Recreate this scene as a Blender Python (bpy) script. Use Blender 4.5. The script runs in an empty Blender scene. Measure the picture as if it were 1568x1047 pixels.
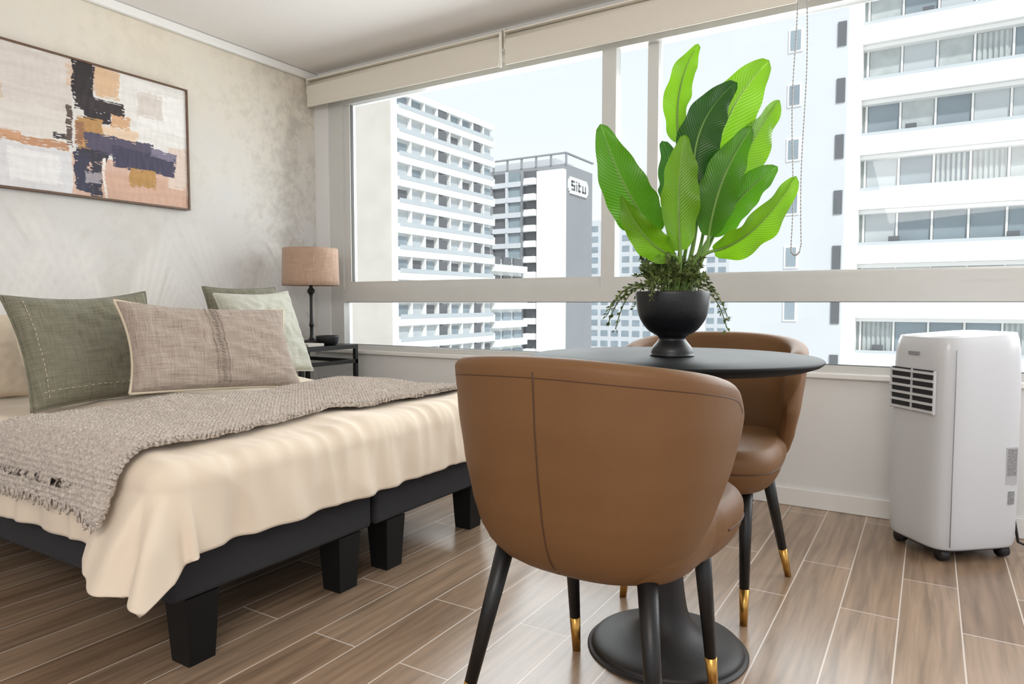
import bpy, bmesh, math, random
from mathutils import Vector, Matrix, noise
random.seed(7)
S=bpy.context.scene
COL=S.collection
def lin(c):
    return tuple(((x/255)/12.92 if x/255<=0.04045 else (((x/255)+0.055)/1.055)**2.4) for x in c)+(1,)
# ---------------------------------------------------------------- materials
def newmat(name):
    m=bpy.data.materials.new(name); m.use_nodes=True
    nt=m.node_tree; b=nt.nodes['Principled BSDF']
    return m,nt,b
def N(nt,t,**k):
    n=nt.nodes.new(t)
    for a,v in k.items(): setattr(n,a,v)
    return n
def mat(name,rgb,rough=.5,metal=0,var=0.0,vscale=8,bump=0,bscale=60,spec=.5,sheen=0,stretch=(1,1,1),coat=0):
    m,nt,b=newmat(name)
    b.inputs['Roughness'].default_value=rough
    b.inputs['Metallic'].default_value=metal
    b.inputs['Specular IOR Level'].default_value=spec
    b.inputs['Sheen Weight'].default_value=sheen
    b.inputs['Coat Weight'].default_value=coat
    c=lin(rgb)
    tc=N(nt,'ShaderNodeTexCoord'); mp=N(nt,'ShaderNodeMapping')
    mp.inputs['Scale'].default_value=stretch
    nt.links.new(tc.outputs['Object'],mp.inputs[0])
    nz=N(nt,'ShaderNodeTexNoise'); nz.inputs['Scale'].default_value=vscale; nz.inputs['Detail'].default_value=4
    nt.links.new(mp.outputs[0],nz.inputs['Vector'])
    r=N(nt,'ShaderNodeValToRGB')
    r.color_ramp.elements[0].position=.3; r.color_ramp.elements[1].position=.7
    r.color_ramp.elements[0].color=tuple(x*(1-var) for x in c[:3])+(1,)
    r.color_ramp.elements[1].color=tuple(min(1,x*(1+var)) for x in c[:3])+(1,)
    nt.links.new(nz.outputs['Fac'],r.inputs[0]); nt.links.new(r.outputs[0],b.inputs['Base Color'])
    if bump:
        n2=N(nt,'ShaderNodeTexNoise'); n2.inputs['Scale'].default_value=bscale; n2.inputs['Detail'].default_value=5
        nt.links.new(mp.outputs[0],n2.inputs['Vector'])
        bp=N(nt,'ShaderNodeBump'); bp.inputs['Strength'].default_value=bump; bp.inputs['Distance'].default_value=.01
        nt.links.new(n2.outputs['Fac'],bp.inputs['Height']); nt.links.new(bp.outputs[0],b.inputs['Normal'])
    return m
def weave(name,rgb,rgb2,scale=260,bump=.5,rough=.95,mixn=25):
    m,nt,b=newmat(name); b.inputs['Roughness'].default_value=rough; b.inputs['Sheen Weight'].default_value=.2
    b.inputs['Specular IOR Level'].default_value=.15
    tc=N(nt,'ShaderNodeTexCoord')
    outs=[]
    for sc in ((scale,14,14),(14,14,scale)):
        mp=N(nt,'ShaderNodeMapping'); mp.inputs['Scale'].default_value=sc
        nt.links.new(tc.outputs['Object'],mp.inputs[0])
        nz=N(nt,'ShaderNodeTexNoise'); nz.inputs['Scale'].default_value=1; nz.inputs['Detail'].default_value=2
        nt.links.new(mp.outputs[0],nz.inputs['Vector']); outs.append(nz.outputs['Fac'])
    mx=N(nt,'ShaderNodeMath',operation='ADD'); nt.links.new(outs[0],mx.inputs[0]); nt.links.new(outs[1],mx.inputs[1])
    r=N(nt,'ShaderNodeMapRange'); r.inputs[1].default_value=.65; r.inputs[2].default_value=1.35
    nt.links.new(mx.outputs[0],r.inputs[0])
    c=N(nt,'ShaderNodeMix',data_type='RGBA'); c.inputs[6].default_value=lin(rgb); c.inputs[7].default_value=lin(rgb2)
    nt.links.new(r.outputs[0],c.inputs[0]); nt.links.new(c.outputs[2],b.inputs['Base Color'])
    bp=N(nt,'ShaderNodeBump'); bp.inputs['Strength'].default_value=bump; bp.inputs['Distance'].default_value=.006
    nt.links.new(r.outputs[0],bp.inputs['Height']); nt.links.new(bp.outputs[0],b.inputs['Normal'])
    return m

M_ceil=mat('ceiling_paint',(234,230,226),.9,bump=.15,bscale=120)
M_white=mat('wall_paint_white',(226,226,225),.8,bump=.05,bscale=80)
M_trim=mat('trim_white',(235,234,231),.5)
M_frame=mat('window_aluminium',(206,206,203),.35,var=.02)
M_gasket=mat('window_gasket',(110,112,110),.6)
M_blind=mat('blind_fabric',(222,216,204),.85,bump=.1,bscale=300)
M_blindbar=mat('blind_bar',(236,231,219),.5)
M_chain=mat('chain_plastic',(170,170,168),.4)
M_base=mat('bed_base_fabric',(42,42,46),.9,var=.1,vscale=200,bump=.3,bscale=500)
M_bleg=mat('bed_leg_black',(12,12,13),.55,spec=.3)
M_duvet=mat('duvet_cotton',(224,209,190),.85,var=.02,vscale=4,bump=.12,bscale=14,sheen=.2,spec=.2)
M_sheet=mat('sheet_white',(225,222,222),.9,bump=.2,bscale=14)
M_pillow=mat('pillow_cotton',(210,194,173),.9,bump=.3,bscale=12)
M_throw=mat('knit_wool',(204,192,181),.95,var=.30,vscale=120,bump=.8,bscale=220,sheen=.3,spec=.1)
M_sage=weave('cushion_sage',(106,104,88),(138,135,117),300,.5)
M_pale=weave('cushion_pale_sage',(174,174,160),(200,199,187),380,.4)
M_taupe=weave('cushion_taupe',(148,133,121),(184,170,158),260,.6)
M_cream=mat('cream_stitch',(205,192,170),.9)
M_leather=mat('leather_tan',(113,79,47),.52,var=.06,vscale=6,bump=.10,bscale=420,spec=.35)
M_seam=mat('leather_seam',(76,48,27),.6)
M_black=mat('black_satin',(16,16,17),.42,bump=.05,bscale=300)
M_tablebase=mat('table_base_metal',(28,25,24),.5,bump=.05,bscale=300)
M_tabletop=mat('table_top_dark',(20,20,22),.55,var=.05,spec=.12)
M_vase=mat('vase_black',(17,18,22),.42,var=.1,vscale=20,bump=.05,bscale=90)
M_brass=mat('brass',(196,150,80),.3,metal=.95)
M_soil=mat('soil',(50,38,28),.95,bump=.8,bscale=80)
M_linen=weave('lamp_shade_linen',(166,136,116),(194,166,146),400,.3)
M_ac=mat('appliance_white',(202,204,208),.32,coat=.2)
M_acgrey=mat('appliance_grey',(140,142,146),.3)
M_dark=mat('dark_plastic',(28,28,30),.5)
M_sticker=mat('sticker_print',(140,140,142),.6,var=.6,vscale=220)
M_stickerw=mat('sticker_paper',(176,177,180),.6)
M_pframe=mat('picture_frame_wood',(96,70,50),.5,var=.15,vscale=30)
M_stem=mat('plant_stalk',(110,145,65),.5,var=.15,vscale=30)
M_book=mat('notebook',(200,195,188),.7)
# outdoor
M_bw=mat('facade_white',(244,244,242),.85)
M_bw2=mat('facade_cream',(206,200,192),.9,var=.06,vscale=.3)
M_bw3=mat('facade_pale_grey',(208,211,214),.9,var=.02,vscale=.2)
M_bg=mat('facade_grey',(150,152,155),.85,var=.03,vscale=.3)
M_gl=mat('facade_glass',(146,158,166),.35,var=.15,vscale=.35)
M_gl2=mat('facade_glass_curtain',(188,194,194),.5,var=.12,vscale=1.5)
M_gd=mat('facade_window_dark',(104,106,110),.35)
M_rail=mat('balcony_glass',(196,202,205),.3)
M_ground=mat('street_ground',(205,206,204),.95,var=.15,vscale=.03)

# glass
M_glass,nt,b=newmat('window_glass'); nt.nodes.remove(b)
out=nt.nodes['Material Output']; tr=N(nt,'ShaderNodeBsdfTransparent'); gl=N(nt,'ShaderNodeBsdfGlossy'); gl.inputs['Roughness'].default_value=.02
tr.inputs[0].default_value=(.965,.98,.975,1)
fr=N(nt,'ShaderNodeFresnel'); fr.inputs[0].default_value=1.25
mx=N(nt,'ShaderNodeMixShader'); nt.links.new(fr.outputs[0],mx.inputs[0]); nt.links.new(tr.outputs[0],mx.inputs[1]); nt.links.new(gl.outputs[0],mx.inputs[2]); nt.links.new(mx.outputs[0],out.inputs[0])

# floor wood tile
M_floor,nt,b=newmat('floor_wood_tile')
tc=N(nt,'ShaderNodeTexCoord'); sp=N(nt,'ShaderNodeSeparateXYZ'); cb=N(nt,'ShaderNodeCombineXYZ')
nt.links.new(tc.outputs['Object'],sp.inputs[0])
ax=N(nt,'ShaderNodeMath',operation='ADD'); ax.inputs[1].default_value=.035+10*.151
nt.links.new(sp.outputs[0],ax.inputs[0])
ay=N(nt,'ShaderNodeMath',operation='ADD'); ay.inputs[1].default_value=10.35
nt.links.new(sp.outputs[1],ay.inputs[0])
nt.links.new(ay.outputs[0],cb.inputs[0]); nt.links.new(ax.outputs[0],cb.inputs[1])
bk=N(nt,'ShaderNodeTexBrick'); bk.offset=.37; bk.offset_frequency=2; bk.squash=1
for k,v in (('Scale',1),('Mortar Size',.0022),('Mortar Smooth',.2),('Bias',0),('Brick Width',.92),('Row Height',.151)): bk.inputs[k].default_value=v
bk.inputs['Color1'].default_value=lin((142,117,95)); bk.inputs['Color2'].default_value=lin((166,142,119)); bk.inputs['Mortar'].default_value=lin((212,200,188))
nt.links.new(cb.outputs[0],bk.inputs['Vector'])
mp=N(nt,'ShaderNodeMapping'); mp.inputs['Scale'].default_value=(26,1.6,1); nt.links.new(tc.outputs['Object'],mp.inputs[0])
gr=N(nt,'ShaderNodeTexNoise'); gr.inputs['Scale'].default_value=1.5; gr.inputs['Detail'].default_value=8; gr.inputs['Distortion'].default_value=.6
nt.links.new(mp.outputs[0],gr.inputs['Vector'])
rr=N(nt,'ShaderNodeMapRange'); rr.inputs[1].default_value=.3; rr.inputs[2].default_value=.75; rr.inputs[3].default_value=.62; rr.inputs[4].default_value=1.2
nt.links.new(gr.outputs['Fac'],rr.inputs[0])
ml=N(nt,'ShaderNodeMix',data_type='RGBA',blend_type='MULTIPLY'); 
iv=N(nt,'ShaderNodeMath',operation='SUBTRACT'); iv.inputs[0].default_value=1; nt.links.new(bk.outputs['Fac'],iv.inputs[1])
nt.links.new(iv.outputs[0],ml.inputs[0]); nt.links.new(bk.outputs['Color'],ml.inputs[6]); nt.links.new(rr.outputs[0],ml.inputs[7])
nt.links.new(ml.outputs[2],b.inputs['Base Color'])
b.inputs['Roughness'].default_value=.25; b.inputs['Specular IOR Level'].default_value=.8
bp=N(nt,'ShaderNodeBump'); bp.inputs['Strength'].default_value=.25; bp.inputs['Distance'].default_value=.002
ad=N(nt,'ShaderNodeMath',operation='MULTIPLY_ADD'); ad.inputs[1].default_value=.35; nt.links.new(gr.outputs['Fac'],ad.inputs[0]); nt.links.new(iv.outputs[0],ad.inputs[2])
nt.links.new(ad.outputs[0],bp.inputs['Height']); nt.links.new(bp.outputs[0],b.inputs['Normal'])

# wallpaper
M_wp,nt,b=newmat('wallpaper_palm')
tc=N(nt,'ShaderNodeTexCoord'); sp=N(nt,'ShaderNodeSeparateXYZ'); nt.links.new(tc.outputs['Object'],sp.inputs[0])
n1=N(nt,'ShaderNodeTexNoise'); n1.inputs['Scale'].default_value=2.2; n1.inputs['Detail'].default_value=9; n1.inputs['Roughness'].default_value=.65
n2=N(nt,'ShaderNodeTexNoise'); n2.inputs['Scale'].default_value=14; n2.inputs['Detail'].default_value=10; n2.inputs['Roughness'].default_value=.7
nt.links.new(tc.outputs['Object'],n1.inputs['Vector']); nt.links.new(tc.outputs['Object'],n2.inputs['Vector'])
def math_(op,a,bv,clamp=False):
    n=N(nt,'ShaderNodeMath',operation=op); n.use_clamp=clamp
    for i,x in enumerate((a,bv)):
        if x is None: continue
        if isinstance(x,(int,float)): n.inputs[i].default_value=x
        else: nt.links.new(x,n.inputs[i])
    return n.outputs[0]
tot=None
for (cy,cz,R,A0,W_) in ((1.30,.45,.95,1.05,.42),(1.90,.50,.98,2.10,.40),(1.97,.48,.88,1.25,.38),(2.62,.55,.92,2.05,.40),(2.68,.55,.80,1.15,.38),(1.25,.6,.8,1.9,.42),(3.25,.65,.8,2.2,.34)):
    dy=math_('SUBTRACT',sp.outputs[1],cy); dz=math_('SUBTRACT',sp.outputs[2],cz)
    ang=math_('ARCTAN2',dz,dy)
    rad=math_('POWER',math_('ADD',math_('MULTIPLY',dy,dy),math_('MULTIPLY',dz,dz)),.5)
    line=math_('ABSOLUTE',math_('SINE',math_('ADD',math_('MULTIPLY',ang,46),math_('MULTIPLY',rad,3)),None),None)
    line=math_('ADD',math_('MULTIPLY',math_('POWER',line,2),.4),.6)
    da=math_('DIVIDE',math_('ABSOLUTE',math_('SUBTRACT',ang,A0),None),W_)
    rl=math_('MULTIPLY',math_('SUBTRACT',1,math_('MULTIPLY',math_('MULTIPLY',da,da),.5)),R)
    msk=math_('MULTIPLY',math_('SUBTRACT',rl,rad),8,True)
    wid=math_('MULTIPLY',math_('SUBTRACT',1,da),8,True)
    rib=math_('MULTIPLY',math_('SUBTRACT',da,.02),30,True)
    v=math_('MULTIPLY',math_('MULTIPLY',math_('MULTIPLY',line,rib),math_('MULTIPLY',msk,wid)),math_('MULTIPLY',math_('SUBTRACT',n1.outputs['Fac'],.28),3.5,True),True)
    tot=v if tot is None else math_('MAXIMUM',tot,v)
hgt=N(nt,'ShaderNodeMapRange'); hgt.inputs[1].default_value=1.3; hgt.inputs[2].default_value=2.4; nt.links.new(sp.outputs[2],hgt.inputs[0])
hc=math_('ADD',hgt.outputs[0],math_('MULTIPLY',math_('SUBTRACT',n1.outputs['Fac'],.5),1.5),True)
cA=N(nt,'ShaderNodeMix',data_type='RGBA'); cA.inputs[6].default_value=lin((208,206,203)); cA.inputs[7].default_value=lin((221,212,195)); nt.links.new(hc,cA.inputs[0])
yr=N(nt,'ShaderNodeMapRange'); yr.inputs[1].default_value=2.4; yr.inputs[2].default_value=3.3; nt.links.new(sp.outputs[1],yr.inputs[0])
pt=N(nt,'ShaderNodeMapRange'); pt.inputs[1].default_value=.48; pt.inputs[2].default_value=.68
nt.links.new(math_('ADD',n2.outputs['Fac'],math_('MULTIPLY',math_('SUBTRACT',n1.outputs['Fac'],.5),1.0)),pt.inputs[0])
pm=math_('MULTIPLY',pt.outputs[0],math_('ADD',math_('MULTIPLY',yr.outputs[0],.5),.14),True)
cB=N(nt,'ShaderNodeMix',data_type='RGBA'); cB.inputs[7].default_value=lin((158,153,147)); nt.links.new(cA.outputs[2],cB.inputs[6]); nt.links.new(pm,cB.inputs[0])
cC=N(nt,'ShaderNodeMix',data_type='RGBA'); cC.inputs[7].default_value=lin((240,238,235)); nt.links.new(cB.outputs[2],cC.inputs[6]); nt.links.new(math_('MULTIPLY',tot,.36),cC.inputs[0])
nt.links.new(cC.outputs[2],b.inputs['Base Color']); b.inputs['Roughness'].default_value=.75
bp=N(nt,'ShaderNodeBump'); bp.inputs['Strength'].default_value=.3; bp.inputs['Distance'].default_value=.005
nt.links.new(math_('ADD',n2.outputs['Fac'],math_('MULTIPLY',tot,.6)),bp.inputs['Height']); nt.links.new(bp.outputs[0],b.inputs['Normal'])

# leaf
def leafmat(name,c1,c2,rib):
    m,nt,b=newmat(name)
    uv=N(nt,'ShaderNodeUVMap'); sp=N(nt,'ShaderNodeSeparateXYZ'); nt.links.new(uv.outputs[0],sp.inputs[0])
    def mth(op,a,bv=None,cl=False):
        n=N(nt,'ShaderNodeMath',operation=op); n.use_clamp=cl
        for i,x in enumerate((a,bv)):
            if x is None: continue
            if isinstance(x,(int,float)): n.inputs[i].default_value=x
            else: nt.links.new(x,n.inputs[i])
        return n.outputs[0]
    d=mth('ABSOLUTE',mth('SUBTRACT',sp.outputs[0],.5))
    vein=mth('ADD',mth('MULTIPLY',mth('SINE',mth('MULTIPLY',mth('SUBTRACT',sp.outputs[1],mth('MULTIPLY',d,.35)),210)),.5),.5)
    cx=N(nt,'ShaderNodeMix',data_type='RGBA'); cx.inputs[6].default_value=lin(c1); cx.inputs[7].default_value=lin(c2)
    nt.links.new(vein,cx.inputs[0])
    rb=mth('SUBTRACT',1,mth('MULTIPLY',d,28),True)
    c3=N(nt,'ShaderNodeMix',data_type='RGBA'); c3.inputs[7].default_value=lin(rib); nt.links.new(cx.outputs[2],c3.inputs[6]); nt.links.new(rb,c3.inputs[0])
    nt.links.new(c3.outputs[2],b.inputs['Base Color']); b.inputs['Roughness'].default_value=.32
    bp=N(nt,'ShaderNodeBump'); bp.inputs['Strength'].default_value=.3; bp.inputs['Distance'].default_value=.003; nt.links.new(vein,bp.inputs['Height']); nt.links.new(bp.outputs[0],b.inputs['Normal'])
    t=N(nt,'ShaderNodeBsdfTranslucent'); 
    hs=N(nt,'ShaderNodeHueSaturation'); hs.inputs['Value'].default_value=1.5; hs.inputs['Saturation'].default_value=1.02; nt.links.new(c3.outputs[2],hs.inputs['Color']); nt.links.new(hs.outputs[0],t.inputs[0])
    mx=N(nt,'ShaderNodeMixShader'); mx.inputs[0].default_value=.42
    o=nt.nodes['Material Output']; nt.links.new(b.outputs[0],mx.inputs[1]); nt.links.new(t.outputs[0],mx.inputs[2]); nt.links.new(mx.outputs[0],o.inputs[0])
    return m
M_leafA=leafmat('leaf_bright',(98,146,24),(114,162,38),(150,190,85))
M_leafC=leafmat('leaf_mid',(66,116,24),(78,130,32),(120,165,70))
M_leafB=leafmat('leaf_deep',(36,76,20),(46,90,28),(90,135,60))
M_leafS=mat('filler_leaf',(96,112,58),.6,var=.3,vscale=60)

# ---------------------------------------------------------------- geometry helpers
def empty(name,loc=(0,0,0),rz=0):
    e=bpy.data.objects.new(name,None); COL.objects.link(e); e.location=loc; e.rotation_euler=(0,0,rz); e.empty_display_size=.1
    return e
def mobj(name,vs,fs,m,smooth=True,parent=None,uvs=None):
    me=bpy.data.meshes.new(name); me.from_pydata([tuple(v) for v in vs],[],fs)
    ms=m if isinstance(m,list) else [m]
    for x in ms: me.materials.append(x)
    if smooth:
        for p in me.polygons: p.use_smooth=True
    if uvs:
        l=me.uv_layers.new(name='UVMap')
        for lp in me.loops: l.data[lp.index].uv=uvs[lp.vertex_index]
    me.update()
    o=bpy.data.objects.new(name,me); COL.objects.link(o)
    if parent: o.parent=parent
    return o
def fixn(o):
    bm=bmesh.new(); bm.from_mesh(o.data); bmesh.ops.recalc_face_normals(bm,faces=bm.faces); bm.to_mesh(o.data); bm.free()
    return o
BF=[(0,3,2,1),(4,5,6,7),(0,1,5,4),(1,2,6,5),(2,3,7,6),(3,0,4,7)]
def box(name,x0,x1,y0,y1,z0,z1,m,parent=None,bevel=0,seg=2):
    vs=[(x0,y0,z0),(x1,y0,z0),(x1,y1,z0),(x0,y1,z0),(x0,y0,z1),(x1,y0,z1),(x1,y1,z1),(x0,y1,z1)]
    o=mobj(name,vs,BF,m,False,parent)
    if bevel:
        md=o.modifiers.new('b','BEVEL'); md.width=bevel; md.segments=seg
        for p in o.data.polygons: p.use_smooth=True
        md.harden_normals=True
    return o
class MB:
    """multi box builder -> one mesh"""
    def __init__(s,mats): s.v=[];s.f=[];s.mi=[];s.m=mats
    def box(s,x0,x1,y0,y1,z0,z1,mi=0):
        k=len(s.v); s.v+=[(x0,y0,z0),(x1,y0,z0),(x1,y1,z0),(x0,y1,z0),(x0,y0,z1),(x1,y0,z1),(x1,y1,z1),(x0,y1,z1)]
        for f in BF: s.f.append(tuple(i+k for i in f)); s.mi.append(mi)
    def done(s,name,parent=None):
        o=mobj(name,s.v,s.f,s.m,False,parent)
        for p,i in zip(o.data.polygons,s.mi): p.material_index=i
        return o
def grid(name,fn,nu,nv,m,parent=None,closeu=False,uv=False,caps=False):
    vs=[];uvs=[]
    cu=nu if closeu else nu+1
    for j in range(nv+1):
        for i in range(cu):
            vs.append(fn(i/nu,j/nv)); uvs.append((i/nu,j/nv))
    fs=[]
    for j in range(nv):
        for i in range(nu):
            a=j*cu+i; b_=j*cu+(i+1)%cu; fs.append((a,b_,b_+cu,a+cu))
    if caps and closeu:
        fs.append(tuple(range(cu))[::-1]); fs.append(tuple(nv*cu+i for i in range(cu)))
    return mobj(name,vs,fs,m,True,parent,uvs if uv else None)
def lathe(name,prof,c,m,parent=None,seg=64):
    n=len(prof)-1
    def fn(u,v):
        r,z=prof[round(v*n)]; a=u*2*math.pi
        return (c[0]+r*math.cos(a),c[1]+r*math.sin(a),c[2]+z)
    return grid(name,fn,seg,n,m,parent,closeu=True,caps=True)
def smooth_prof(pts,k=6):
    out=[]
    P=[pts[0]]+pts+[pts[-1]]
    for i in range(1,len(P)-2):
        for s in range(k):
            t=s/k; p0,p1,p2,p3=P[i-1],P[i],P[i+1],P[i+2]
            out.append(tuple(.5*(2*p1[d]+(p2[d]-p0[d])*t+(2*p0[d]-5*p1[d]+4*p2[d]-p3[d])*t*t+(-p0[d]+3*p1[d]-3*p2[d]+p3[d])*t**3) for d in range(len(p1))))
    out.append(tuple(pts[-1])); return out
def tubedata(pts,rs,seg=10,V=None,F=None):
    V=[] if V is None else V; F=[] if F is None else F
    pts=[Vector(p) for p in pts]; k0=len(V); n=len(pts)
    up=Vector((0,0,1)); 
    t0=(pts[1]-pts[0]).normalized()
    if abs(t0.z)>.9: up=Vector((1,0,0))
    s=t0.cross(up).normalized()
    for i,p in enumerate(pts):
        t=(pts[min(i+1,n-1)]-pts[max(i-1,0)]).normalized()
        s=(s-t*s.dot(t)).normalized(); w=t.cross(s)
        r=rs[i] if isinstance(rs,(list,tuple)) else rs
        for j in range(seg):
            a=2*math.pi*j/seg; V.append(p+s*(r*math.cos(a))+w*(r*math.sin(a)))
    for i in range(n-1):
        for j in range(seg):
            a=k0+i*seg+j; b_=k0+i*seg+(j+1)%seg; F.append((a,b_,b_+seg,a+seg))
    F.append(tuple(k0+j for j in range(seg))[::-1]); F.append(tuple(k0+(n-1)*seg+j for j in range(seg)))
    return V,F
def tube(name,pts,rs,m,parent=None,seg=10):
    V,F=tubedata(pts,rs,seg); return mobj(name,V,F,m,True,parent)
def sel(phi,a,b_,n):
    """superellipse radius"""
    s,c=abs(math.sin(phi)),abs(math.cos(phi))
    return 1/(((s/a)**n+(c/b_)**n)**(1/n))
def interp(x,tab):
    if x<=tab[0][0]: return tab[0][1]
    for (a,va),(b_,vb) in zip(tab,tab[1:]):
        if x<=b_:
            t=(x-a)/(b_-a); t=t*t*(3-2*t)*.35+t*.65
            return va+(vb-va)*t
    return tab[-1][1]

# ---------------------------------------------------------------- room
YW=3.21; H=2.385; XR=6.0; YB=-3.2
box('floor',-.12,XR,YB,YW+.15,-.12,0,M_floor)
box('ceiling',-.12,XR,YB,YW+.15,H,H+.12,M_ceil)
box('wall_left',-.12,0,YB,YW+.15,0,H,M_wp)
box('trim_crown',0,.035,YB,YW,H-.05,H,M_trim,bevel=.012)
wb=MB([M_white]); wb.box(0,XR,YW,YW+.15,0,.575); wb.box(0,XR,YW,YW+.15,2.2,H); wb.box(0,.12,YW,YW+.15,.575,2.2)
wb.done('wall_window')
box('baseboard_window',0,XR,YW-.014,YW,0,.08,M_trim,bevel=.004)
box('baseboard_left',0,.014,YB,YW-.014,0,.08,M_trim,bevel=.004)
box('trim_sill',.0,XR,YW-.025,YW+.15,.575,.60,M_trim,bevel=.006)
# window
w=empty('window_1',(0,0,0))
fb=MB([M_frame,M_gasket])
y0,y1=YW+.01,YW+.085
fb.box(.12,.235,y0,y1,.60,2.2); fb.box(.235,XR,y0,y1,.60,.63); fb.box(.235,XR,y0,y1,2.16,2.2)
fb.box(.235,XR,y0-.01,y1,.905,.985)
# left fixed pane frame
fb.box(.235,.285,y0+.02,y1,.985,2.16); fb.box(.285,2.05,y0+.02,y1,.985,1.035) 
# stiles
fb.box(2.05,2.125,y0-.004,y1-.02,.985,2.17); fb.box(2.275,2.33,y0+.036,y1+.02,.985,2.17)
fb.box(2.125,XR,y0-.006,y0+.036,.985,1.03)
fb.box(2.33,XR,y0+.036,y1,.985,1.042)
# gaskets
fb.box(.285,.289,y0+.03,y0+.05,1.035,2.16,1); fb.box(.235,XR,y0+.02,y0+.04,.902,.905,1); fb.box(.235,XR,y0+.02,y0+.04,.63,.633,1)
fb.box(2.046,2.05,y0+.02,y0+.04,1.035,2.16,1)
fb.done('frame',w)
box('glass_upper',.24,2.06,YW+.055,YW+.059,1.0,2.18,M_glass,w)
box('glass_slider',2.1,XR,YW+.075,YW+.079,1.0,2.18,M_glass,w)
box('glass_lower',.22,XR,YW+.055,YW+.059,.62,.92,M_glass,w)
# blinds
for i,(a,c) in enumerate(((.03,1.50),(1.53,2.98),(3.01,4.5))):
    bl=empty('roller_blind',(0,0,0))
    tube('roll',[(a,3.155,2.285),(c,3.155,2.285)],.034,M_blind,bl,24)
    box('fabric',a+.005,c-.005,3.1205,3.1225,2.165,2.285,M_blind,bl)
    box('bottom_bar',a+.005,c-.005,3.115,3.128,2.152,2.170,M_blind,bl,bevel=.004)
    box('top_rail',a,c,3.115,3.19,2.320,2.328,M_blindbar,bl,bevel=.002)
    box('bracket_a',a-.006,a,3.125,3.2,2.24,2.345,M_blindbar,bl); box('bracket_b',c,c+.006,3.125,3.2,2.24,2.345,M_blindbar,bl)
def chain(name,x,y,z0,z1,off):
    V=[];F=[]
    pts=[]
    n=60
    for i in range(n+1):
        t=i/n
        if t<.46: pts.append((x+.006*math.sin(t*20),y,z0+(z1-z0)*t/.46))
        elif t>.54: pts.append((x+off+.006*math.sin(t*17),y+.01,z0+(z1-z0)*(1-t)/.46))
        else: pts.append((x+off*(t-.46)/.08,y,z1-.02*math.sin(math.pi*(t-.46)/.08)))
    tubedata(pts,.0016,6,V,F)
    for i in range(0,len(pts)-1):
        p=Vector(pts[i]); q=Vector(pts[i+1])
        for k in range(3):
            c=p.lerp(q,k/3); tubedata([c-Vector((0,0,.004)),c-Vector((0,0,.001)),c+Vector((0,0,.001)),c+Vector((0,0,.004))],[.0015,.0038,.0038,.0015],6,V,F)
    return mobj(name,V,F,M_chain)
chain('blind_chain',2.975,3.10,2.37,1.12,.04)
cc=empty('blind_chain_holder'); box('clip',1.508,1.522,3.10,3.112,2.14,2.32,M_blindbar,cc,bevel=.003)

# ---------------------------------------------------------------- painting
pa=empty('abstract_painting',(.0,0,0))
py0,py1,pz0,pz1=.95,2.275,1.41,2.035
fm=MB([M_pframe])
fm.box(0.004,.04,py0-.009,py1+.009,pz0-.009,pz0); fm.box(0.004,.04,py0-.009,py1+.009,pz1,pz1+.009); fm.box(0.004,.04,py0-.009,py0,pz0,pz1); fm.box(0.004,.04,py1,py1+.009,pz0,pz1)
fm.done('frame',pa)
nu,nv=560,280
vs=[];cols=[]
patches=[ # s0,s1,t0,t1,col
 (0,.57,0,.42,(208,199,192)),(0,.35,.3,.7,(198,179,161)),(.3,.57,.4,.62,(214,207,200)),(.70,1,0,.55,(222,219,214)),(.80,1,.08,.4,(230,228,225)),(0,.56,.68,1,(210,209,211)),(.36,.52,.72,.95,(224,223,222)),
 (.34,.55,.625,.69,(184,138,104)),(.10,.40,.60,.66,(200,152,116)),(.55,.70,.02,.2,(206,182,164)),(.80,.90,.1,.3,(210,201,194)),
 (.645,.735,.0,.23,(212,178,144)),(.57,.645,-.02,.36,(40,31,33)),(.59,.75,.24,.36,(50,38,40)),(.60,.70,.33,.43,(40,32,38)),(.70,.77,.34,.44,(204,162,124)),
 (.575,.67,.41,.68,(176,134,82)),(.67,.80,.44,.54,(220,193,166)),(.57,.60,.45,.62,(146,104,74)),
 (.56,.97,.70,1.02,(206,172,154)),(.66,1,.78,1.02,(200,163,142)),(.92,1.0,.5,.85,(214,195,182)),
 (.60,.86,.51,.66,(78,71,92)),(.70,.95,.58,.75,(58,53,78)),(.85,.95,.55,.62,(120,113,134)),(.57,.68,.64,.73,(46,41,56)),
 (.565,.62,.68,.96,(50,49,70)),(.62,.665,.74,1.0,(42,40,56)),(.60,.66,.82,.90,(150,143,150)),(.765,.865,.73,.88,(176,134,74)),(.50,.56,.56,.60,(60,54,58)),(.545,.565,.35,.64,(90,74,68)),(.665,.675,.7,1.0,(225,217,207)),
 (.16,.26,.38,.42,(120,103,98)),(.0,.2,.75,.95,(182,179,186))]
for j in range(nv+1):
    for i in range(nu+1):
        s=i/nu;t=j/nv
        vs.append((.032+.0012*noise.noise(Vector((s*60,t*10,0))),py0+(py1-py0)*s,pz1-(pz1-pz0)*t))
        c=(216,212,208)
        for k,(s0,s1,t0,t1,cl) in enumerate(patches):
            ds=.010*noise.noise(Vector((s*10,t*12,k*3.3)))+.004*noise.noise(Vector((s*20,t*70,k)))
            dt=.018*noise.noise(Vector((s*14+9,t*7,k*2.1)))+.010*noise.noise(Vector((s*90,t*12,k+5)))
            if s0<=s+ds<=s1 and t0<=t+dt<=t1:
                edge=min(s+ds-s0,s1-s-ds,(t+dt-t0)*.5,(t1-t-dt)*.5)
                if edge>.010 or noise.noise(Vector((s*30,t*120,k*7)))>-.3: c=cl
        f=1+.10*noise.noise(Vector((s*8,t*30,2)))+.06*noise.noise(Vector((s*40,t*140,4)))
        cols.append(tuple(x*f for x in lin(c)[:3])+(1,))
fs=[]
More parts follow.
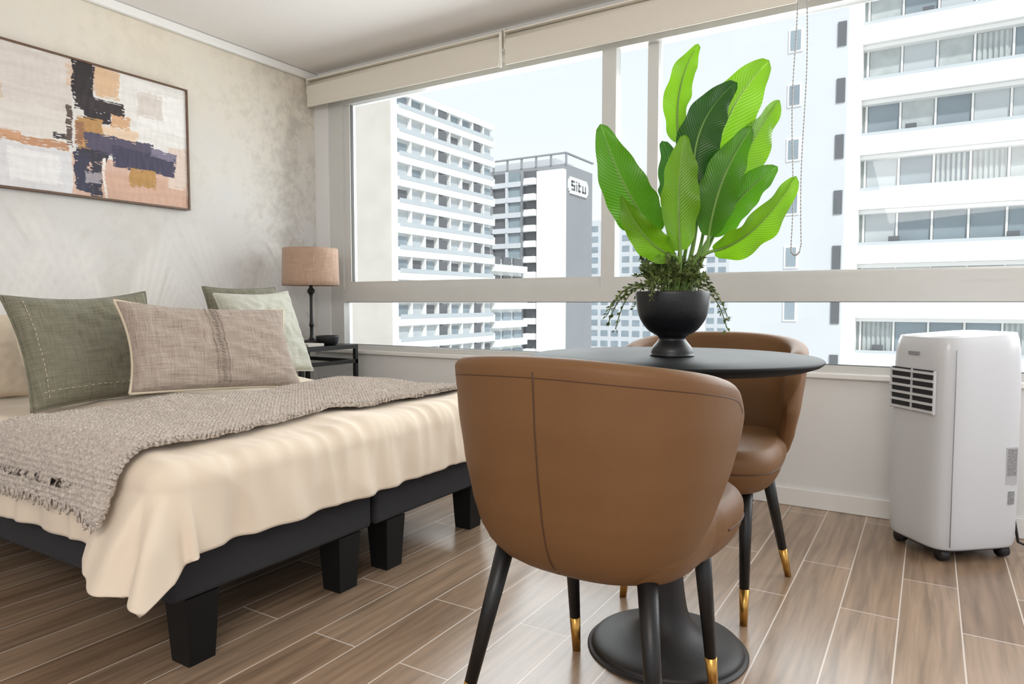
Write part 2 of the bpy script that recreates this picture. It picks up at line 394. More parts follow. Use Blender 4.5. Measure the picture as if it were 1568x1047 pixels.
for j in range(nv):
    for i in range(nu):
        a=j*(nu+1)+i; fs.append((a,a+nu+1,a+nu+2,a+1))
M_art,nt,b=newmat('canvas_paint'); at=N(nt,'ShaderNodeVertexColor'); at.layer_name='Col'; nt.links.new(at.outputs[0],b.inputs['Base Color']); b.inputs['Roughness'].default_value=.6
co=mobj('canvas',vs,fs,M_art,True,pa)
ca=co.data.color_attributes.new(name='Col',type='FLOAT_COLOR',domain='POINT')
ca.data.foreach_set('color',[x for c in cols for x in c])

# ---------------------------------------------------------------- bed
bed=empty('bed',(0,0,0))
BX1=1.97
box('base_near',.06,BX1,.93,1.615,.175,.335,M_base,bed,bevel=.015)
box('base_far',.06,BX1,1.632,2.31,.175,.335,M_base,bed,bevel=.015)
def leg(name,x,y,parent):
    a=.046;b2=.036
    V=[(x-b2,y-b2,0),(x+b2,y-b2,0),(x+b2,y+b2,0),(x-b2,y+b2,0),(x-a,y-a,.176),(x+a,y-a,.176),(x+a,y+a,.176),(x-a,y+a,.176)]
    return mobj(name,V,BF,M_bleg,False,parent)
k=1
for x in (.16,1.92):
    for y in (1.015,1.52,1.735,2.22):
        leg('leg_%d'%k,x,y,bed); k+=1
box('mattress',.06,1.95,.95,2.29,.335,.50,M_sheet,bed,bevel=.05,seg=4)
CX1,CY0,CY1,RR=1.93,.965,2.275,.08
def sst(a,b,x):
    t=min(1,max(0,(x-a)/(b-a))); return t*t*(3-2*t)
def drape(px,py,zt,rr,fold=1,flare=.10):
    cx=min(px,CX1); cy=min(max(py,CY0),CY1); ox=px-cx; oy=py-cy; d=math.hypot(ox,oy)
    puff=.026*noise.noise(Vector((px*2.2,py*2.2,1)))+.008*noise.noise(Vector((px*6,py*6,3)))
    z=zt+puff*(1 if d==0 else max(0,1-d/.1))
    if d<1e-6: return Vector((px,py,z)),Vector((0,0,1))
    nx,ny=ox/d,oy/d
    if d<rr*math.pi/2:
        a=d/rr; return Vector((cx+nx*rr*math.sin(a),cy+ny*rr*math.sin(a),z-rr*(1-math.cos(a)))),Vector((nx*math.sin(a),ny*math.sin(a),math.cos(a)))
    h=d-rr*math.pi/2
    if h>.20: h=.20+(h-.20)*.42
    ang=math.atan2(oy,ox); corner=abs(math.sin(2*ang))
    p=(cx-cy)*1.0+ang*.35
    wv=(math.sin(p*21+2*noise.noise(Vector((p*3,0,0))))*.5+math.sin(p*47+1.3+h*6)*.35+noise.noise(Vector((p*11,h*2,5)))*.9)*(1-.7*corner)
    if corner>.001: wv+=math.sin((ang+.25)*7)*1.0*corner
    amp=(.015+.018*corner)*min(1,h/.12)*fold
    near=sst(1.62,1.9,px)*(1 if oy<0 else 0)
    full=max(corner,.75*near) if ang<-math.pi/4 else corner
    out=rr+h*flare+full*h*.46+wv*amp
    return Vector((cx+nx*out,cy+ny*out,z-rr-h*(1-.08*full))),Vector((nx,ny,0))
def duvet(u,v):
    px=.35+(CX1+.276-.35)*u
    L0=CY0-.285-.085*sst(1.70,1.90,px)*sst(2.25,1.95,px); py=L0+(CY1+.285-L0)*v
    p,n=drape(px,py,.535,RR)
    ex=sst(1.80,1.98,px); ey=sst(1.0,.92,py)
    crease=-abs(noise.noise(Vector((px*2,py*15,8))))*.014*ex*(1-ey)-abs(noise.noise(Vector((px*15,py*2,4))))*.012*ey*(1-ex)
    crease-=abs(noise.noise(Vector((px*3+py*2,py*4-px*2,18))))*.014*min(1,sst(1.6,1.9,px)+sst(1.1,.95,py))
    wr=.007*noise.noise(Vector((px*5,py*9,8)))+crease
    return p+n*wr
o=grid('duvet',duvet,240,240,M_duvet,bed)
md=o.modifiers.new('s','SOLIDIFY'); md.thickness=.028; md.offset=-1 
fixn(o)
# throw
th=empty('throw_blanket')
def throwf(u,v):
    L0=CY0-.215; L1=CY1+.09
    py=L0+(L1-L0)*v
    hang=max(0,CY0-py)
    x0=1.12+.20*v+.03*noise.noise(Vector((v*5,0,0)))-.02*hang; x1=1.85+.015*math.sin(v*9)+.012*noise.noise(Vector((v*12,3,0)))
    px=x0+(x1-x0)*u
    edge=.006*math.sin(u*120)+.01*noise.noise(Vector((u*14,0,9)))-.02*sst(.7,1,u)
    if v<.03: py+=edge
    p,n=drape(px,py,.535+.018,RR+.018,.4)
    # chunky knit: V-shaped stitches in rows running along the bed width
    col=px/.016; fr_=abs((col%1)-.5)*2
    kn=math.sin(py*2*math.pi/.014+fr_*2.6)*(.55+.45*math.sin(math.pi*(col%1)))-.7*(1-math.sin(math.pi*(col%1)))
    wr=.0032*kn+.006*noise.noise(Vector((px*9,py*14,2)))+.003*noise.noise(Vector((px*60,py*60,4)))
    return p+n*(wr+.011)
o=grid('knit',throwf,300,640,M_throw,th); md=o.modifiers.new('s','SOLIDIFY'); md.thickness=.012; md.offset=-1
fixn(o)
V=[];F=[]
for i in range(110):
    u=(i+random.random()*.6)/110; p=throwf(u,0); q=p+Vector((random.uniform(-.006,.006),random.uniform(-.005,.004),-random.uniform(.010,.022)))
    tubedata([p+Vector((0,0,.006)),(p+q)/2+Vector((random.uniform(-.004,.004),0,0)),q],[.003,.0025,.0018],5,V,F)
for i in range(90):
    v=(i+random.random()*.5)/90; p=throwf(1,v); 
    q=p+Vector((random.uniform(.003,.009),random.uniform(-.006,.006),-.004))
    tubedata([p-Vector((.006,0,0)),(p+q)/2,q],[.0035,.003,.002],5,V,F)
mobj('fringe',V,F,M_throw,True,th)

# cushions
def cushion(name,w,h,t,m,loc,rot,stitch=None,seed=0,sag=.0,piping=None,zig=False):
    e=empty(name,loc); e.rotation_euler=rot
    n=44
    vs=[];fs=[]
    def P(u,v,s):
        a=2*u-1;b_=2*v-1
        pr=(max(0,1-abs(a)**2.6)*max(0,1-abs(b_)**2.6))**.42
        pin=1-.09*(1-abs(a)**2)*abs(b_)**3; pin2=1-.09*(1-abs(b_)**2)*abs(a)**3
        x=a*w/2*pin2; z=b_*h/2*pin
        wr=.012*noise.noise(Vector((a*2.3+seed,b_*2.3,s*2)))+.008*noise.noise(Vector((a*7+seed,b_*7,s)))
        wr-=.012*abs(noise.noise(Vector((a*3+b_*4+seed,b_*2,s+4))))
        y=s*(t/2*pr+wr*pr)
        z-=sag*(1-a*a)*(b_>0)*b_
        y+=.015*math.sin(a*2+seed)*1
        return (x,y,z)
    idx={}
    for s in (1,-1):
        for j in range(n+1):
            for i in range(n+1):
                bd=i in(0,n) or j in(0,n)
                k=(i,j,0 if bd else s)
                if k not in idx: idx[k]=len(vs); vs.append(P(i/n,j/n,s))
    for s in (1,-1):
        for j in range(n):
            for i in range(n):
                q=[(i,j),(i+1,j),(i+1,j+1),(i,j+1)]
                ids=[idx[(a,b_,0 if (a in(0,n) or b_ in(0,n)) else s)] for a,b_ in q]
                fs.append(tuple(ids if s==-1 else ids[::-1]))
    mobj('cover',vs,fs,m,True,e)
    if stitch:
        V=[];F=[]
        for (axis,pos,cnt) in stitch:
            for i in range(cnt):
                c0=(i+.2)/cnt; c1=(i+.75)/cnt
                c0=.06+.88*c0;c1=.06+.88*c1
                a=P(pos,c0,-1) if axis=='v' else P(c0,pos,-1); b2=P(pos,c1,-1) if axis=='v' else P(c1,pos,-1)
                a=Vector(a)+Vector((0,-.002,0)); b2=Vector(b2)+Vector((0,-.002,0))
                tubedata([a,(a+b2)/2+Vector((0,-.001,0)),b2],.0013,5,V,F)
        mobj('stitching',V,F,M_cream,True,e)
    if zig:
        V=[];F=[]
        pts=[Vector(P(.50+.012*(-1)**i,.05+.9*i/46,-1))+Vector((0,-.003,0)) for i in range(47)]
        tubedata(pts,.0022,5,V,F); mobj('centre_ribbing',V,F,m,True,e)
        for uu in (.47,.53):
            tube('rib_%d'%int(uu*100),[Vector(P(uu,.04+.92*i/30,-1))+Vector((0,-.001,0)) for i in range(31)],.003,m,e,6)
    if piping:
        pts=[Vector(P(i/n,0,1)) for i in range(n+1)]+[Vector(P(1,i/n,1)) for i in range(1,n+1)]+[Vector(P(1-i/n,1,1)) for i in range(1,n+1)]+[Vector(P(0,1-i/n,1)) for i in range(1,n+1)]
        tube('piping',pts,.005,piping,e,6)
    return e
R=math.radians
def cz(lean,rz,roll=0): return (R(-lean),R(roll),R(90+rz))
cushion('bed_pillow',.62,.42,.15,M_pillow,(.27,1.30,.66),(R(-68),0,R(90)),seed=3)
cushion('bed_pillow',.62,.42,.15,M_pillow,(.27,1.98,.66),(R(-68),0,R(90)),seed=5)
cushion('beige_cushion',.40,.33,.12,M_pillow,(.60,1.02,.70),cz(24,6),seed=9)
cushion('sage_cushion',.50,.43,.14,M_sage,(.84,1.345,.735),cz(24,-4,-3),stitch=[('v',.10,20),('h',.12,20),('v',.90,18)],seed=1,piping=M_sage)
cushion('sage_cushion',.40,.40,.10,M_sage,(.62,2.19,.785),cz(14,0,0),seed=4,piping=M_sage,stitch=[('v',.1,14)])
cushion('pale_sage_cushion',.46,.42,.14,M_pale,(.82,2.14,.752),cz(20,4,-3),seed=12,piping=M_pale)
cushion('taupe_cushion',.68,.37,.14,M_taupe,(1.09,1.675,.724),cz(28,-8,4),zig=True,seed=21,piping=M_cream)

# ---------------------------------------------------------------- nightstand
ns=empty('nightstand')
X0,X1_,Y0,Y1_=.10,.54,2.59,3.03
mb=MB([M_black]); t=.022
for x in (X0,X1_-t):
    for y in (Y0,Y1_-t): mb.box(x,x+t,y,y+t,0,.625)
mb.box(X0,X1_,Y0,Y1_,.625,.65)
for z in (.56,.28):
    mb.box(X0,X1_,Y0,Y0+t,z-t,z); mb.box(X0,X1_,Y1_-t,Y1_,z-t,z); mb.box(X0,X0+t,Y0,Y1_,z-t,z); mb.box(X1_-t,X1_,Y0,Y1_,z-t,z)
mb.box(X0,X1_,Y0,Y1_,.265,.28)
mb.done('frame',ns)
lp=empty('table_lamp',(.29,2.895,.651))
lathe('base',smooth_prof([(.001,0),(.075,0),(.075,.012),(.07,.02),(.03,.026),(.012,.04),(.011,.1),(.016,.115),(.011,.13),(.009,.2),(.009,.28),(.014,.30),(.024,.315),(.018,.33),(.010,.345),(.01,.38),(.001,.385)],3),(0,0,0),M_black,lp,32)
def shade(u,v):
    a=u*2*math.pi; r=.168-.006*v; return (r*math.cos(a),r*math.sin(a),.352+.222*v)
o=grid('shade',shade,64,6,M_linen,lp,closeu=True); md=o.modifiers.new('s','SOLIDIFY'); md.thickness=.003
bd=empty('decorative_bowl',(.45,2.87,.651)); lathe('bowl',smooth_prof([(.001,0),(.045,0),(.06,.015),(.068,.05),(.062,.052),(.05,.02),(.001,.012)],3),(0,0,0),M_vase,bd,32)
box('notebook',.40,.53,2.65,2.77,.651,.668,M_book,bevel=.003)
sp_=empty('potted_succulent',(.42,2.90,.282)); lathe('pot',[(.001,0),(.035,0),(.045,.07),(.04,.07),(.038,.06),(.001,.06)],(0,0,0),M_stickerw,sp_,24)
V=[];F=[]
for i in range(26):
    a=random.random()*6.28; r=random.uniform(.02,.07); h=random.uniform(.06,.13)
    tubedata([(0,0,.06),(r*.5*math.cos(a),r*.5*math.sin(a),.06+h*.7),(r*math.cos(a),r*math.sin(a),.06+h)],[.006,.008,.001],5,V,F)
mobj('leaves',V,F,M_leafS,True,sp_)

# ---------------------------------------------------------------- table
TC=(2.926,1.695)
tb=empty('pedestal_table',(TC[0],TC[1],0))
lathe('top',[(.001,.742),(.33,.742),(.352,.750),(.36,.756),(.362,.760),(.360,.763),(.356,.765),(.2,.765),(.001,.765)],(0,0,0),M_tabletop,tb,128)
lathe('pedestal',smooth_prof([(.001,0),(.190,0),(.194,.008),(.190,.018),(.172,.026),(.125,.036),(.085,.055),(.058,.09),(.046,.14),(.038,.22),(.034,.35),(.034,.5),(.036,.62),(.05,.70),(.10,.738),(.10,.742),(.001,.742)],5),(0,0,0),M_tablebase,tb,96)

# ---------------------------------------------------------------- chairs
def chair(loc,rz):
    e=empty('dining_chair',loc,rz)
    A,B,NN=.292,.275,2.7
    ZB=.368
    sc=[(.368,.62),(.385,.71),(.41,.785),(.45,.85),(.50,.895),(.587,.95),(.68,.99),(.80,1.02)]
    PM=R(102)
    def Hh(phi):
        x=min(1,abs(phi)/PM)
        return .784-.074*x**2.2-.098*max(0,(x-.78)/.22)**3
    def fmax(v): # angular reach by relative height
        return PM*(.62+.38*math.sin(math.pi/2*v))
    def outer(phi,v):
        z=ZB+(Hh(phi)-ZB)*v
        r=sel(phi,A,B,NN)*interp(z,sc)
        return r,z
    nph=96; nvv=28; ntop=8
    vs=[];fs=[]
    prof_n=(nvv+1)+ntop+(nvv+1)
    for i in range(nph+1):
        x=2*i/nph-1
        x=math.copysign(1-(1-abs(x))**1.6,x)
        q=max(0,(abs(x)-.92)/.08)
        endr=math.sqrt(max(0,1-q*q))
        for k in range(prof_n):
            if k<=nvv: v=k/nvv; side=0
            elif k<=nvv+ntop: v=1; side=(k-nvv)/(ntop+1)
            else: v=1-(k-nvv-ntop-1)/nvv; side=1
            phi=x*fmax(v)
            r,z=outer(phi,v)
            th=.052; hw=max(.0012,th/2*endr); cr=r-th/2
            if side==0: rr_=cr+hw; zz=z
            elif side==1: rr_=cr-hw; zz=z
            else:
                a=math.pi*side; rr_=cr+hw*math.cos(a); zz=z+hw*math.sin(a)*.7
            vs.append((rr_*math.sin(phi),-rr_*math.cos(phi),zz))
    for i in range(nph):
        for k in range(prof_n-1):
            a=i*prof_n+k; fs.append((a,a+prof_n,a+prof_n+1,a+1))
        a=i*prof_n; fs.append((a,a+prof_n-1,a+2*prof_n-1,a+prof_n))
    fs.append(tuple(range(prof_n))); fs.append(tuple(nph*prof_n+k for k in range(prof_n))[::-1])
    fixn(mobj('shell',vs,fs,M_leather,True,e))
    pts=[]
    for j in range(25):
        r,z=outer(0,.02+.96*j/24); pts.append((0,-(r-.0008),z))
    tube('back_seam',pts,.0024,M_seam,e,6)
    for nm,dv in (('rim_seam',.955),):
        pts=[]
        for j in range(81):
            x=2*j/80-1; phi=x*.91*fmax(dv); r,z=outer(phi,dv); pts.append(((r-.0005)*math.sin(phi),-(r-.0005)*math.cos(phi),z))
        tube(nm,pts,.0013,M_seam,e,5)
    # seat
    sp=[(.0,.362),(.55,.362),(.76,.366),(.87,.380),(.94,.405),(.975,.43),(.985,.455),(.97,.475),(.92,.492),(.84,.50),(.5,.508),(0.001,.51)]
    sp=smooth_prof(sp,3); n=len(sp)-1
    def seatr(a): return sel(a,.243+.024*max(0,-math.cos(a))**.5,.268,3.8)
    def seat(u,v):
        s,z=sp[round(v*n)]; a=u*2*math.pi; r=seatr(a)*max(s,.001)
        if math.cos(a)>0: return (r*math.sin(a),.03-r*math.cos(a)*.85,z)
        return (r*math.sin(a),.03-r*math.cos(a),z)
    fixn(grid('seat',seat,96,n,M_leather,e,closeu=True,caps=True))
    pts=[]
    for j in range(73):
        a=R(100)+R(160)*j/72; r=seatr(a)*.982; pts.append((r*math.sin(a),.03-r*math.cos(a),.437))
    tube('seat_seam',pts,.002,M_seam,e,5)
    k=1
    for sx in (-1,1):
        for (ty,tx,by,bx) in ((.15,.165,.215,.18),(-.13,.160,-.215,.225)):
            T=Vector((sx*tx,ty,.39)); Bt=Vector((sx*bx,by,0))
            m1=T.lerp(Bt,.75)
            tube('leg_%d'%k,[T,m1],[.020,.0135],M_black,e,20)
            tube('leg_tip_%d'%k,[m1,Bt],[.0138,.0105],M_brass,e,20); k+=1
    return e
chair((2.90,1.335,0),R(-3))
chair((2.89,2.14,0),R(180))

# ---------------------------------------------------------------- plant
pl=empty('potted_bird_of_paradise',(TC[0]+.004,TC[1],.7655),R(31.5))
lathe('vase',smooth_prof([(.001,0),(.051,0),(.053,.006),(.050,.02),(.036,.038),(.034,.045),(.040,.052),(.062,.066),(.082,.095),(.091,.13),(.093,.16),(.089,.161),(.085,.15),(.001,.148)],4),(0,0,0),M_vase,pl,64)
lathe('soil',[(.001,.149),(.084,.149),(.06,.158),(.001,.16)],(0,0,0),M_soil,pl,32)
def bez(p0,p1,p2,t): return p0*(1-t)**2+p1*2*t*(1-t)+p2*t*t
def leaf(idx,base,mid,tip,hw,m,tilt=0.0,fold=.25,root=(0,0),wavy=.006):
    b0,m0,t0=Vector(base),Vector(mid),Vector(tip)
    ns=40;nw=10
    vs=[];uvs=[];fs=[]
    for j in range(ns+1):
        s=j/ns; p=bez(b0,m0,t0,s)
        tg=(bez(b0,m0,t0,min(1,s+.02))-bez(b0,m0,t0,max(0,s-.02))).normalized()
        nrm=Vector((0,-1,0)); side=tg.cross(nrm).normalized(); nn=side.cross(tg).normalized()
        tl=tilt*(1+.35*math.sin(s*4+idx))
        ca,sa=math.cos(tl),math.sin(tl)
        side2=side*ca+nn*sa; nn2=nn*ca-side*sa
        wd=hw*(math.sin(math.pi*min(1,(s*.97+.015))**.78)**.62)*(1.06-.12*s)
        if j==ns: wd=.0008
        for i in range(nw+1):
            a=2*i/nw-1
            w_=wd*a*(1+.03*math.sin(s*31+idx+a*2))
            off=abs(a)*wd*fold+ (wavy*math.sin(s*19+idx*2+a*1.5)*abs(a)**2) - wd*.16*a*a
            vs.append(p+side2*w_-nn2*(-off)); uvs.append((i/nw,s))
    for j in range(ns):
        for i in range(nw):
            a=j*(nw+1)+i; fs.append((a,a+1,a+nw+2,a+nw+1))
    mobj('leaf_%d'%idx,vs,fs,m,True,pl,uvs)
    rt=Vector((root[0],root[1],.15)); d=(m0-b0).normalized()
    c=b0-d*(b0-rt).length*.45
    pts=[bez(rt,c,b0,k/12) for k in range(13)]; rs=[.0065-.0025*k/12 for k in range(13)]
    pts+= [bez(b0,m0,t0,k/14)+Vector((0,.0015,0)) for k in range(1,14)]; rs+=[.0036*(1-k/14)+.0006 for k in range(1,14)]
    tube('stalk_%d'%idx,pts,rs,M_stem,pl,8)
leaf(1,(.018,.03,.545),(.004,.05,.70),(.073,.06,.797),.037,M_leafA,.6,.45,(.01,.01))
leaf(2,(.085,.03,.335),(.105,.06,.62),(.252,.05,.752),.074,M_leafA,.25,.45,(.015,.01))
leaf(3,(.045,-.03,.42),(.015,-.05,.57),(.132,-.06,.665),.056,M_leafB,-.3,.35,(.01,-.01))
leaf(4,(.142,.02,.40),(.19,.04,.54),(.272,.03,.648),.056,M_leafA,-.5,.45,(.02,.0))
leaf(5,(.078,-.04,.30),(.09,-.07,.45),(.166,-.08,.553),.048,M_leafC,.4,.4,(.015,-.01))
leaf(6,(.095,.0,.305),(.15,-.02,.40),(.240,-.05,.467),.048,M_leafC,.4,.4,(.02,0))
leaf(7,(.088,-.05,.262),(.175,-.10,.28),(.257,-.12,.430),.050,M_leafA,-.5,.4,(.02,-.01))
leaf(8,(-.042,-.02,.31),(-.13,-.04,.38),(-.192,-.05,.568),.060,M_leafC,.5,.4,(-.01,0))
leaf(9,(.0,-.07,.262),(-.020,-.10,.42),(-.003,-.11,.527),.047,M_leafA,-.2,.4,(0,-.02))
leaf(10,(-.015,-.05,.252),(-.09,-.08,.27),(-.148,-.09,.39),.038,M_leafA,.5,.4,(-.01,-.01))
leaf(11,(.012,.04,.36),(.02,.06,.46),(-.01,.09,.56),.04,M_leafB,.5,.2,(0,.02))
leaf(12,(.058,.06,.36),(.075,.08,.52),(.12,.09,.62),.045,M_leafB,.3,.3,(0.01,.02))
V=[];F=[];V2=[];F2=[]
def smallleaf(p,d,l,w):
    d=d.normalized(); s=d.cross(Vector((random.uniform(-1,1),random.uniform(-1,1),1))).normalized(); n_=s.cross(d)
    k=len(V2); V2.extend([p,p+d*l*.5+s*w+n_*w*.3,p+d*l,p+d*l*.5-s*w+n_*w*.3]); F2.append((k,k+1,k+2,k+3))
for i in range(95):
    a=random.random()*6.283; trailing=(i<14)
    r0=random.uniform(.0,.07)
    p0=Vector((r0*math.cos(a),r0*math.sin(a),.155))
    if trailing:
        R1=random.uniform(.10,.14); dz=random.uniform(.0,.06)
        p1=Vector((.10*math.cos(a),.10*math.sin(a),.235)); p2=Vector((R1*math.cos(a),R1*math.sin(a),.17-dz))
        if i<4: a=3.14+.3*(i-2); p1=Vector((.12*math.cos(a),.12*math.sin(a),.22)); p2=Vector((.165*math.cos(a),.1*math.sin(a),.065+.02*i))
        elif i<6: p1=Vector((.09,-.03,.22)); p2=Vector((.13,-.03,.07+.03*(i-4)))
    else:
        R1=random.uniform(.02,.09); p1=Vector((R1*.6*math.cos(a),R1*.6*math.sin(a),.21)); p2=Vector((R1*math.cos(a),R1*math.sin(a),random.uniform(.19,.25)))
    n=12; pts=[bez(p0,p1,p2,k/n) for k in range(n+1)]
    tubedata(pts,.0013,4,V,F)
    for k in range(3,n+1):
        for q in range(3):
            d=(pts[k]-pts[k-1]).normalized()+Vector((random.uniform(-1,1),random.uniform(-1,1),random.uniform(-.6,1)))
            smallleaf(pts[k]+Vector((random.uniform(-.003,.003),)*3),d,random.uniform(.010,.018),random.uniform(.003,.0048))
k=len(V); V+=V2; F+=[tuple(i+k for i in f) for f in F2]
mobj('trailing_foliage',V,F,M_leafS,True,pl)

# ---------------------------------------------------------------- air conditioner
ac=empty('portable_air_conditioner',(3.574,2.94,0),R(41))
AX,AY=.172,.145
def acs(u,v):
    z=.045+.737*v
    s=interp(v,[(0,.955),(.03,.985),(.3,1.0),(.8,.985),(.93,.965),(.97,.94),(1,.90)])
    a=u*2*math.pi; r=sel(a,AX,AY,5.0)*s
    x=r*math.sin(a); y=-r*math.cos(a)
    if v>.9: z+=(x+.1)*.06*(v-.9)/.1 
    return (x,y,z)
def acs2(u,v):
    k=[0,.01,.03,.1,.3,.5,.7,.8,.88,.93,.96,.975,.988,.995,1][round(v*14)]
    return acs(u,k)
fixn(grid('body',acs2,96,14,M_ac,ac,closeu=True,caps=True))
gb=MB([M_dark,M_ac,M_acgrey])
gx=-AX+.0015
gb.box(gx-.002,gx+.02,-.095,.105,.515,.665,0)
for i in range(6):
    z=.517+i*.0268; gb.box(gx-.010,gx+.004,-.098,.108,z,z+.0085,1)
gb.box(gx-.006,gx+.004,-.10,-.096,.513,.665,1); gb.box(gx-.006,gx+.004,.104,.108,.513,.665,1); gb.box(gx-.008,gx+.004,.002,.006,.513,.665,1)
gb.box(gx-.0005,gx+.01,-.02,.03,.715,.727,2)
gb.done('grille',ac)
tb_=MB([M_acgrey,M_stickerw]); tb_.box(-.12,-.03,-.09,.09,.774,.7805,0); tb_.box(.0,.12,-.09,.09,.778,.786,1); tb_.done('control_panel',ac)
sb=MB([M_stickerw,M_sticker]); yy=-AY+.0005
sb.box(.080,.125,yy-.0006,yy+.004,.27,.40,0); sb.box(.084,.121,yy-.0010,yy+.004,.30,.395,1); sb.box(.093,.117,yy-.0006,yy+.004,.20,.245,1); sb.done('labels',ac)
tube('seam',[(-.130,-.1435,.06),(-.131,-.1440,.3),(-.130,-.1430,.6),(-.126,-.139,.74)],.0016,M_acgrey,ac,5)
for x in (-.12,.12):
    for y in (-.10,.10):
        tube('caster_%s'%('abcd'[(x>0)*2+(y>0)]),[(x-.014,y,.022),(x+.014,y,.022)],.022,M_dark,ac,16)
box('caster_mount',-.14,.14,-.11,.11,.03,.05,M_dark,ac)
tube('power_cord',[(.165,-.05,.2),(.21,-.05,.15),(.23,-.06,.03),(.27,-.12,.008),(.5,-.2,.008)],.005,M_dark,ac,8)

# ---------------------------------------------------------------- outdoors
mobj('ground_outside',[(-600,YW+8,-34),(600,YW+8,-34),(600,900,-34),(-600,900,-34)],[(0,1,2,3)],M_ground,False)
b1=MB([M_bw,M_bw2,M_gl,M_gd,M_rail])
bx,by0,by1,bz=-50.4,60.8,82,26
b1.box(bx-20,bx,by0,by1,-34,bz-1,1)
b1.box(bx-.5,bx+.05,by0+.3,by1-.1,-34,bz-1.1,0)
b1.box(bx-12,bx-11,by0-.3,by0,-34,bz-1,1)
rnd=random.Random(3)
z=bz-3.2; fh=2.72
while z>-32:
    b1.box(bx,bx+.8,by0+.35,by1,z-.15,z+.95,0)
    b1.box(bx+.8,bx+.84,by0+.8,by1-.4,z+.7,z+1.2,4)
    n=8; wdt=(by1-by0-.6)/n
    for i in range(n):
        ya=by0+.4+i*wdt
        dark=(i in (3,6)) 
        if dark: b1.box(bx+.06,bx+.7,ya+.2,ya+wdt*.75,z+.95,z+fh-.35,3)
        else:
            q=rnd.random(); w1=.25+.5*rnd.random()
            b1.box(bx+.06,bx+.25,ya+w1,ya+wdt-.25,z+.95,z+fh-.45,2 if q<.5 else (3 if q<.62 else 4))
        b1.box(bx+.01,bx+.75,ya-.04,ya+.12,z,z+fh,0)
    z-=fh
b1.box(bx-19,bx+.8,by0+.5,by1-.2,bz-1,bz-.2,0)
b1.box(bx-12,bx-5,by0+3,by0+12,bz-1,bz+1.6,0)
z=5.5
b1.box(bx-15,bx-.2,by1,by1+9,-34,z+1.2,0)
while z>-32:
    b1.box(bx-.3,bx+.9,by1+.05,by1+9,z-.1,z+.9,0)
    for i in range(3): b1.box(bx-.25,bx+.1,by1+.4+i*3,by1+2.6+i*3,z+.9,z+2.3-.2,3 if (z>-1) else 2)
    z-=fh
b1.done('apartment_tower')
b2=MB([M_bw,M_bg,M_gl,M_gd,M_bw3])
cx,cy,cz_=-51.3,107.2,25
b2.box(cx-26,cx,cy,cy+11,-34,cz_,1)
b2.box(cx-5.2,cx+.05,cy-1.0,cy+.2,-34,cz_-1,0)
b2.box(cx-20,cx-3,cy+2,cy+9,cz_,cz_+1.6,4)
b2.box(cx-24,cx+.3,cy-.3,cy+.1,cz_+1.7,cz_+1.95,1); b2.box(cx-.1,cx+.3,cy+.1,cy+11,cz_+1.7,cz_+1.95,1)
for i in range(9): b2.box(cx-24+i*3,cx-23.7+i*3,cy-.2,cy+.1,cz_,cz_+1.7,1)
z=cz_-2.2
while z>-32:
    b2.box(cx-25,cx-5.2,cy-.5,cy,z-1.0,z-.1,4)
    for i in range(6):
        xa=cx-25+i*3.3
        b2.box(xa+.2,xa+2.9,cy-.06,cy,z-.1+.05,z+1.6,3 if i%2 else 2)
        b2.box(xa-.25,xa+.2,cy-.52,cy,z-1.02,z+1.8,4 if i%2==0 else 1)
    b2.box(cx-7.5,cx-5.4,cy-1.6,cy,z-1.0,z+.1,0)
    z-=2.75
# rooftop sign: rounded plate with four letter shapes (s i t u - like strokes)
sy0,sy1,sz0,sz1=cy+.8,cy+8.8,cz_-4.9,cz_-2.0
b2.box(cx+.02,cx+.25,sy0+.6,sy1-.6,sz0,sz1,0); b2.box(cx+.02,cx+.24,sy0+.2,sy1-.2,sz0+.4,sz1-.4,0); b2.box(cx+.02,cx+.23,sy0,sy1,sz0+.8,sz1-.8,0)
def stroke(a,c,d,f): b2.box(cx+.25,cx+.34,sy0+a,sy0+c,sz0+d,sz0+f,3)
for d in (.6,1.3,2.0): stroke(1.0,2.3,d,d+.3)
stroke(1.0,1.3,1.3,2.3); stroke(2.0,2.3,.6,1.6)
stroke(2.9,3.2,.6,1.8); stroke(2.9,3.2,2.05,2.35)
stroke(3.8,4.1,.6,2.3); stroke(3.8,4.8,1.6,1.85); stroke(3.8,4.7,.6,.9)
stroke(5.4,5.7,.6,1.9); stroke(6.5,6.8,.6,1.9); stroke(5.4,6.8,.6,.9)
b2.done('office_block')
b3=MB([M_bw3,M_gl,M_bw])
for (xa,xb,ya,za) in ((-76,-52,170,23),(-50,-34,190,15)):
    b3.box(xa,xb,ya,ya+15,-34,za,0)
    z=za-3
    while z>-32:
        for i in range(int((xb-xa)/3)): b3.box(xa+.5+i*3,xa+2.5+i*3,ya-.1,ya,z,z+1.5,1)
        z-=2.8
b3.done('distant_block')
b4=MB([M_bw,M_bw3,M_gl,M_gd,M_gl2,M_rail])
fy=41.0
b4.box(-6.2,-.5,fy-2.0,fy+14,-34,34,1)
b4.box(-.5,.1,fy-1.3,fy+14,-34,34,0)
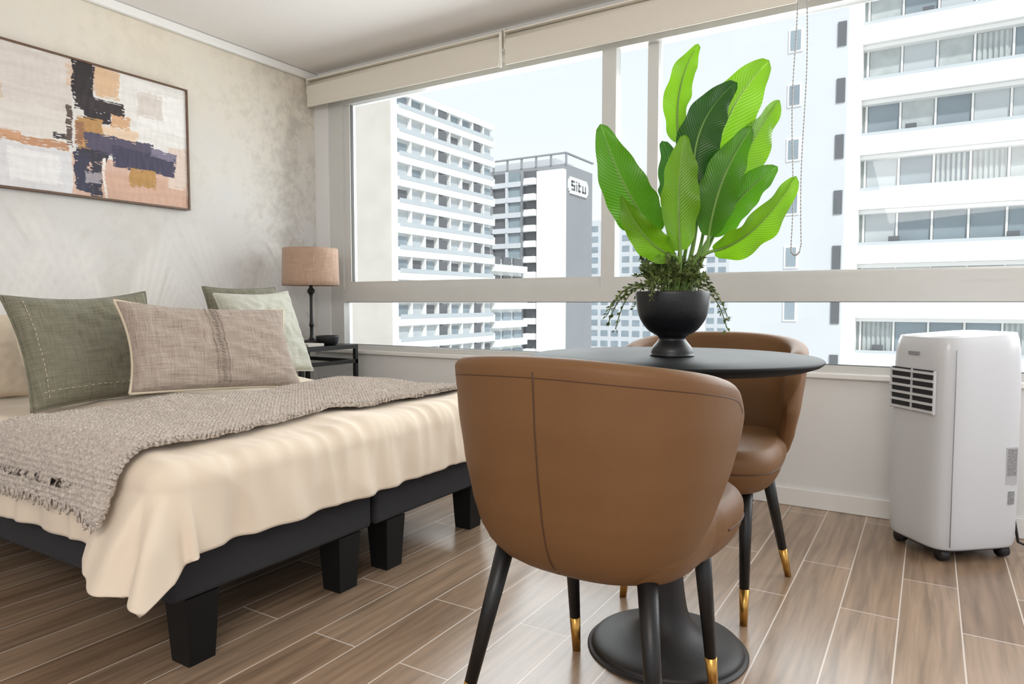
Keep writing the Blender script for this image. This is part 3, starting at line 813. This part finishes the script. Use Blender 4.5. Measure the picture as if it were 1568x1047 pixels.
for k in range(-10,12):
    z=2.93+2.82*k
    b4.box(-3.3,-2.6,fy-2.06,fy-1.9,z-.2,z+1.0,0); b4.box(-3.2,-2.7,fy-2.1,fy-1.9,z-.1,z+.9,2)
    b4.box(-.95,-.55,fy-2.06,fy-1.9,z-.3,z+.9,3)
    b4.box(.1,24,fy-.75,fy-.6,z,z+.95,0)
    b4.box(.1,24,fy-.74,fy+1,z+.01,z+.18,0)
    b4.box(.1,24,fy+.1,fy+1,z,z+2.82,4)
    n=15
    for i in range(n):
        xa=.3+i*1.55
        r=rnd.random()
        b4.box(xa+.08,xa+1.47,fy+.04,fy+.12,z+.3,z+2.62,2 if r<.45 else (4 if r<.8 else 5))
        if r>.3 and r<.65:
            for q in range(6): b4.box(xa+.12+q*.22,xa+.24+q*.22,fy-.02,fy+.05,z+.3,z+2.6,4)
        b4.box(xa-.05,xa+.05,fy-.05,fy+.1,z+.18,z+2.82,0)
    b4.box(.1,24,fy-.45,fy+.1,z+2.62,z+2.82,0)
    b4.box(.1,24,fy-.72,fy-.69,z+.95,z+1.12,5)
    if k%2==0:
        for q in range(3): b4.box(1.5+q*5+k*.3,2.0+q*5+k*.3,fy-.5,fy-.2,z+.2,z+1.4,3)
b4.done('balcony_tower')

# ---------------------------------------------------------------- world & lights
W=bpy.data.worlds.new('World'); S.world=W; W.use_nodes=True; nt=W.node_tree
bg=nt.nodes['Background']; tc=N(nt,'ShaderNodeTexCoord'); sp=N(nt,'ShaderNodeSeparateXYZ'); nt.links.new(tc.outputs['Generated'],sp.inputs[0])
r=N(nt,'ShaderNodeValToRGB'); e=r.color_ramp.elements
e[0].position=0; e[0].color=(.82,.83,.84,1); e[1].position=.7; e[1].color=(.58,.67,.80,1)
m_=e.new(.2); m_.color=(.735,.765,.79,1)
nt.links.new(sp.outputs[2],r.inputs[0]); nt.links.new(r.outputs[0],bg.inputs[0]); bg.inputs[1].default_value=1.06
sun=bpy.data.lights.new('sun','SUN'); sun.energy=2.3; sun.angle=R(3); sun.color=(1,.975,.94)
so=bpy.data.objects.new('sun',sun); COL.objects.link(so); so.rotation_euler=Vector((-.52,.52,-.72)).to_track_quat('-Z','Y').to_euler()
def area(name,loc,target,size,energy,col):
    l=bpy.data.lights.new(name,'AREA'); l.shape='RECTANGLE'; l.size=size[0]; l.size_y=size[1]; l.energy=energy; l.color=col
    o=bpy.data.objects.new(name,l); COL.objects.link(o); o.location=loc
    o.rotation_euler=(Vector(target)-Vector(loc)).to_track_quat('-Z','Y').to_euler(); return o
area('fill_light_behind_camera',(3.6,-1.2,2.3),(1.8,1.4,.9),(1.6,1.2),48,(1,.945,.89))  # added fill lamp behind the camera to brighten the interior, no real fixture
area('daylight_window',(2.9,3.40,1.45),(2.4,0,1.5),(4.8,1.3),92,(.96,.98,1))
# ---------------------------------------------------------------- camera
cam=bpy.data.cameras.new('camera'); cam.lens=24; cam.sensor_width=36; cam.clip_end=2000; cam.clip_start=.02
co_=bpy.data.objects.new('camera',cam); COL.objects.link(co_); co_.location=(3.49,0,.9); co_.rotation_euler=(R(90-3.29),0,R(31.5))
S.camera=co_
S.view_settings.view_transform='Standard'; S.view_settings.exposure=.38
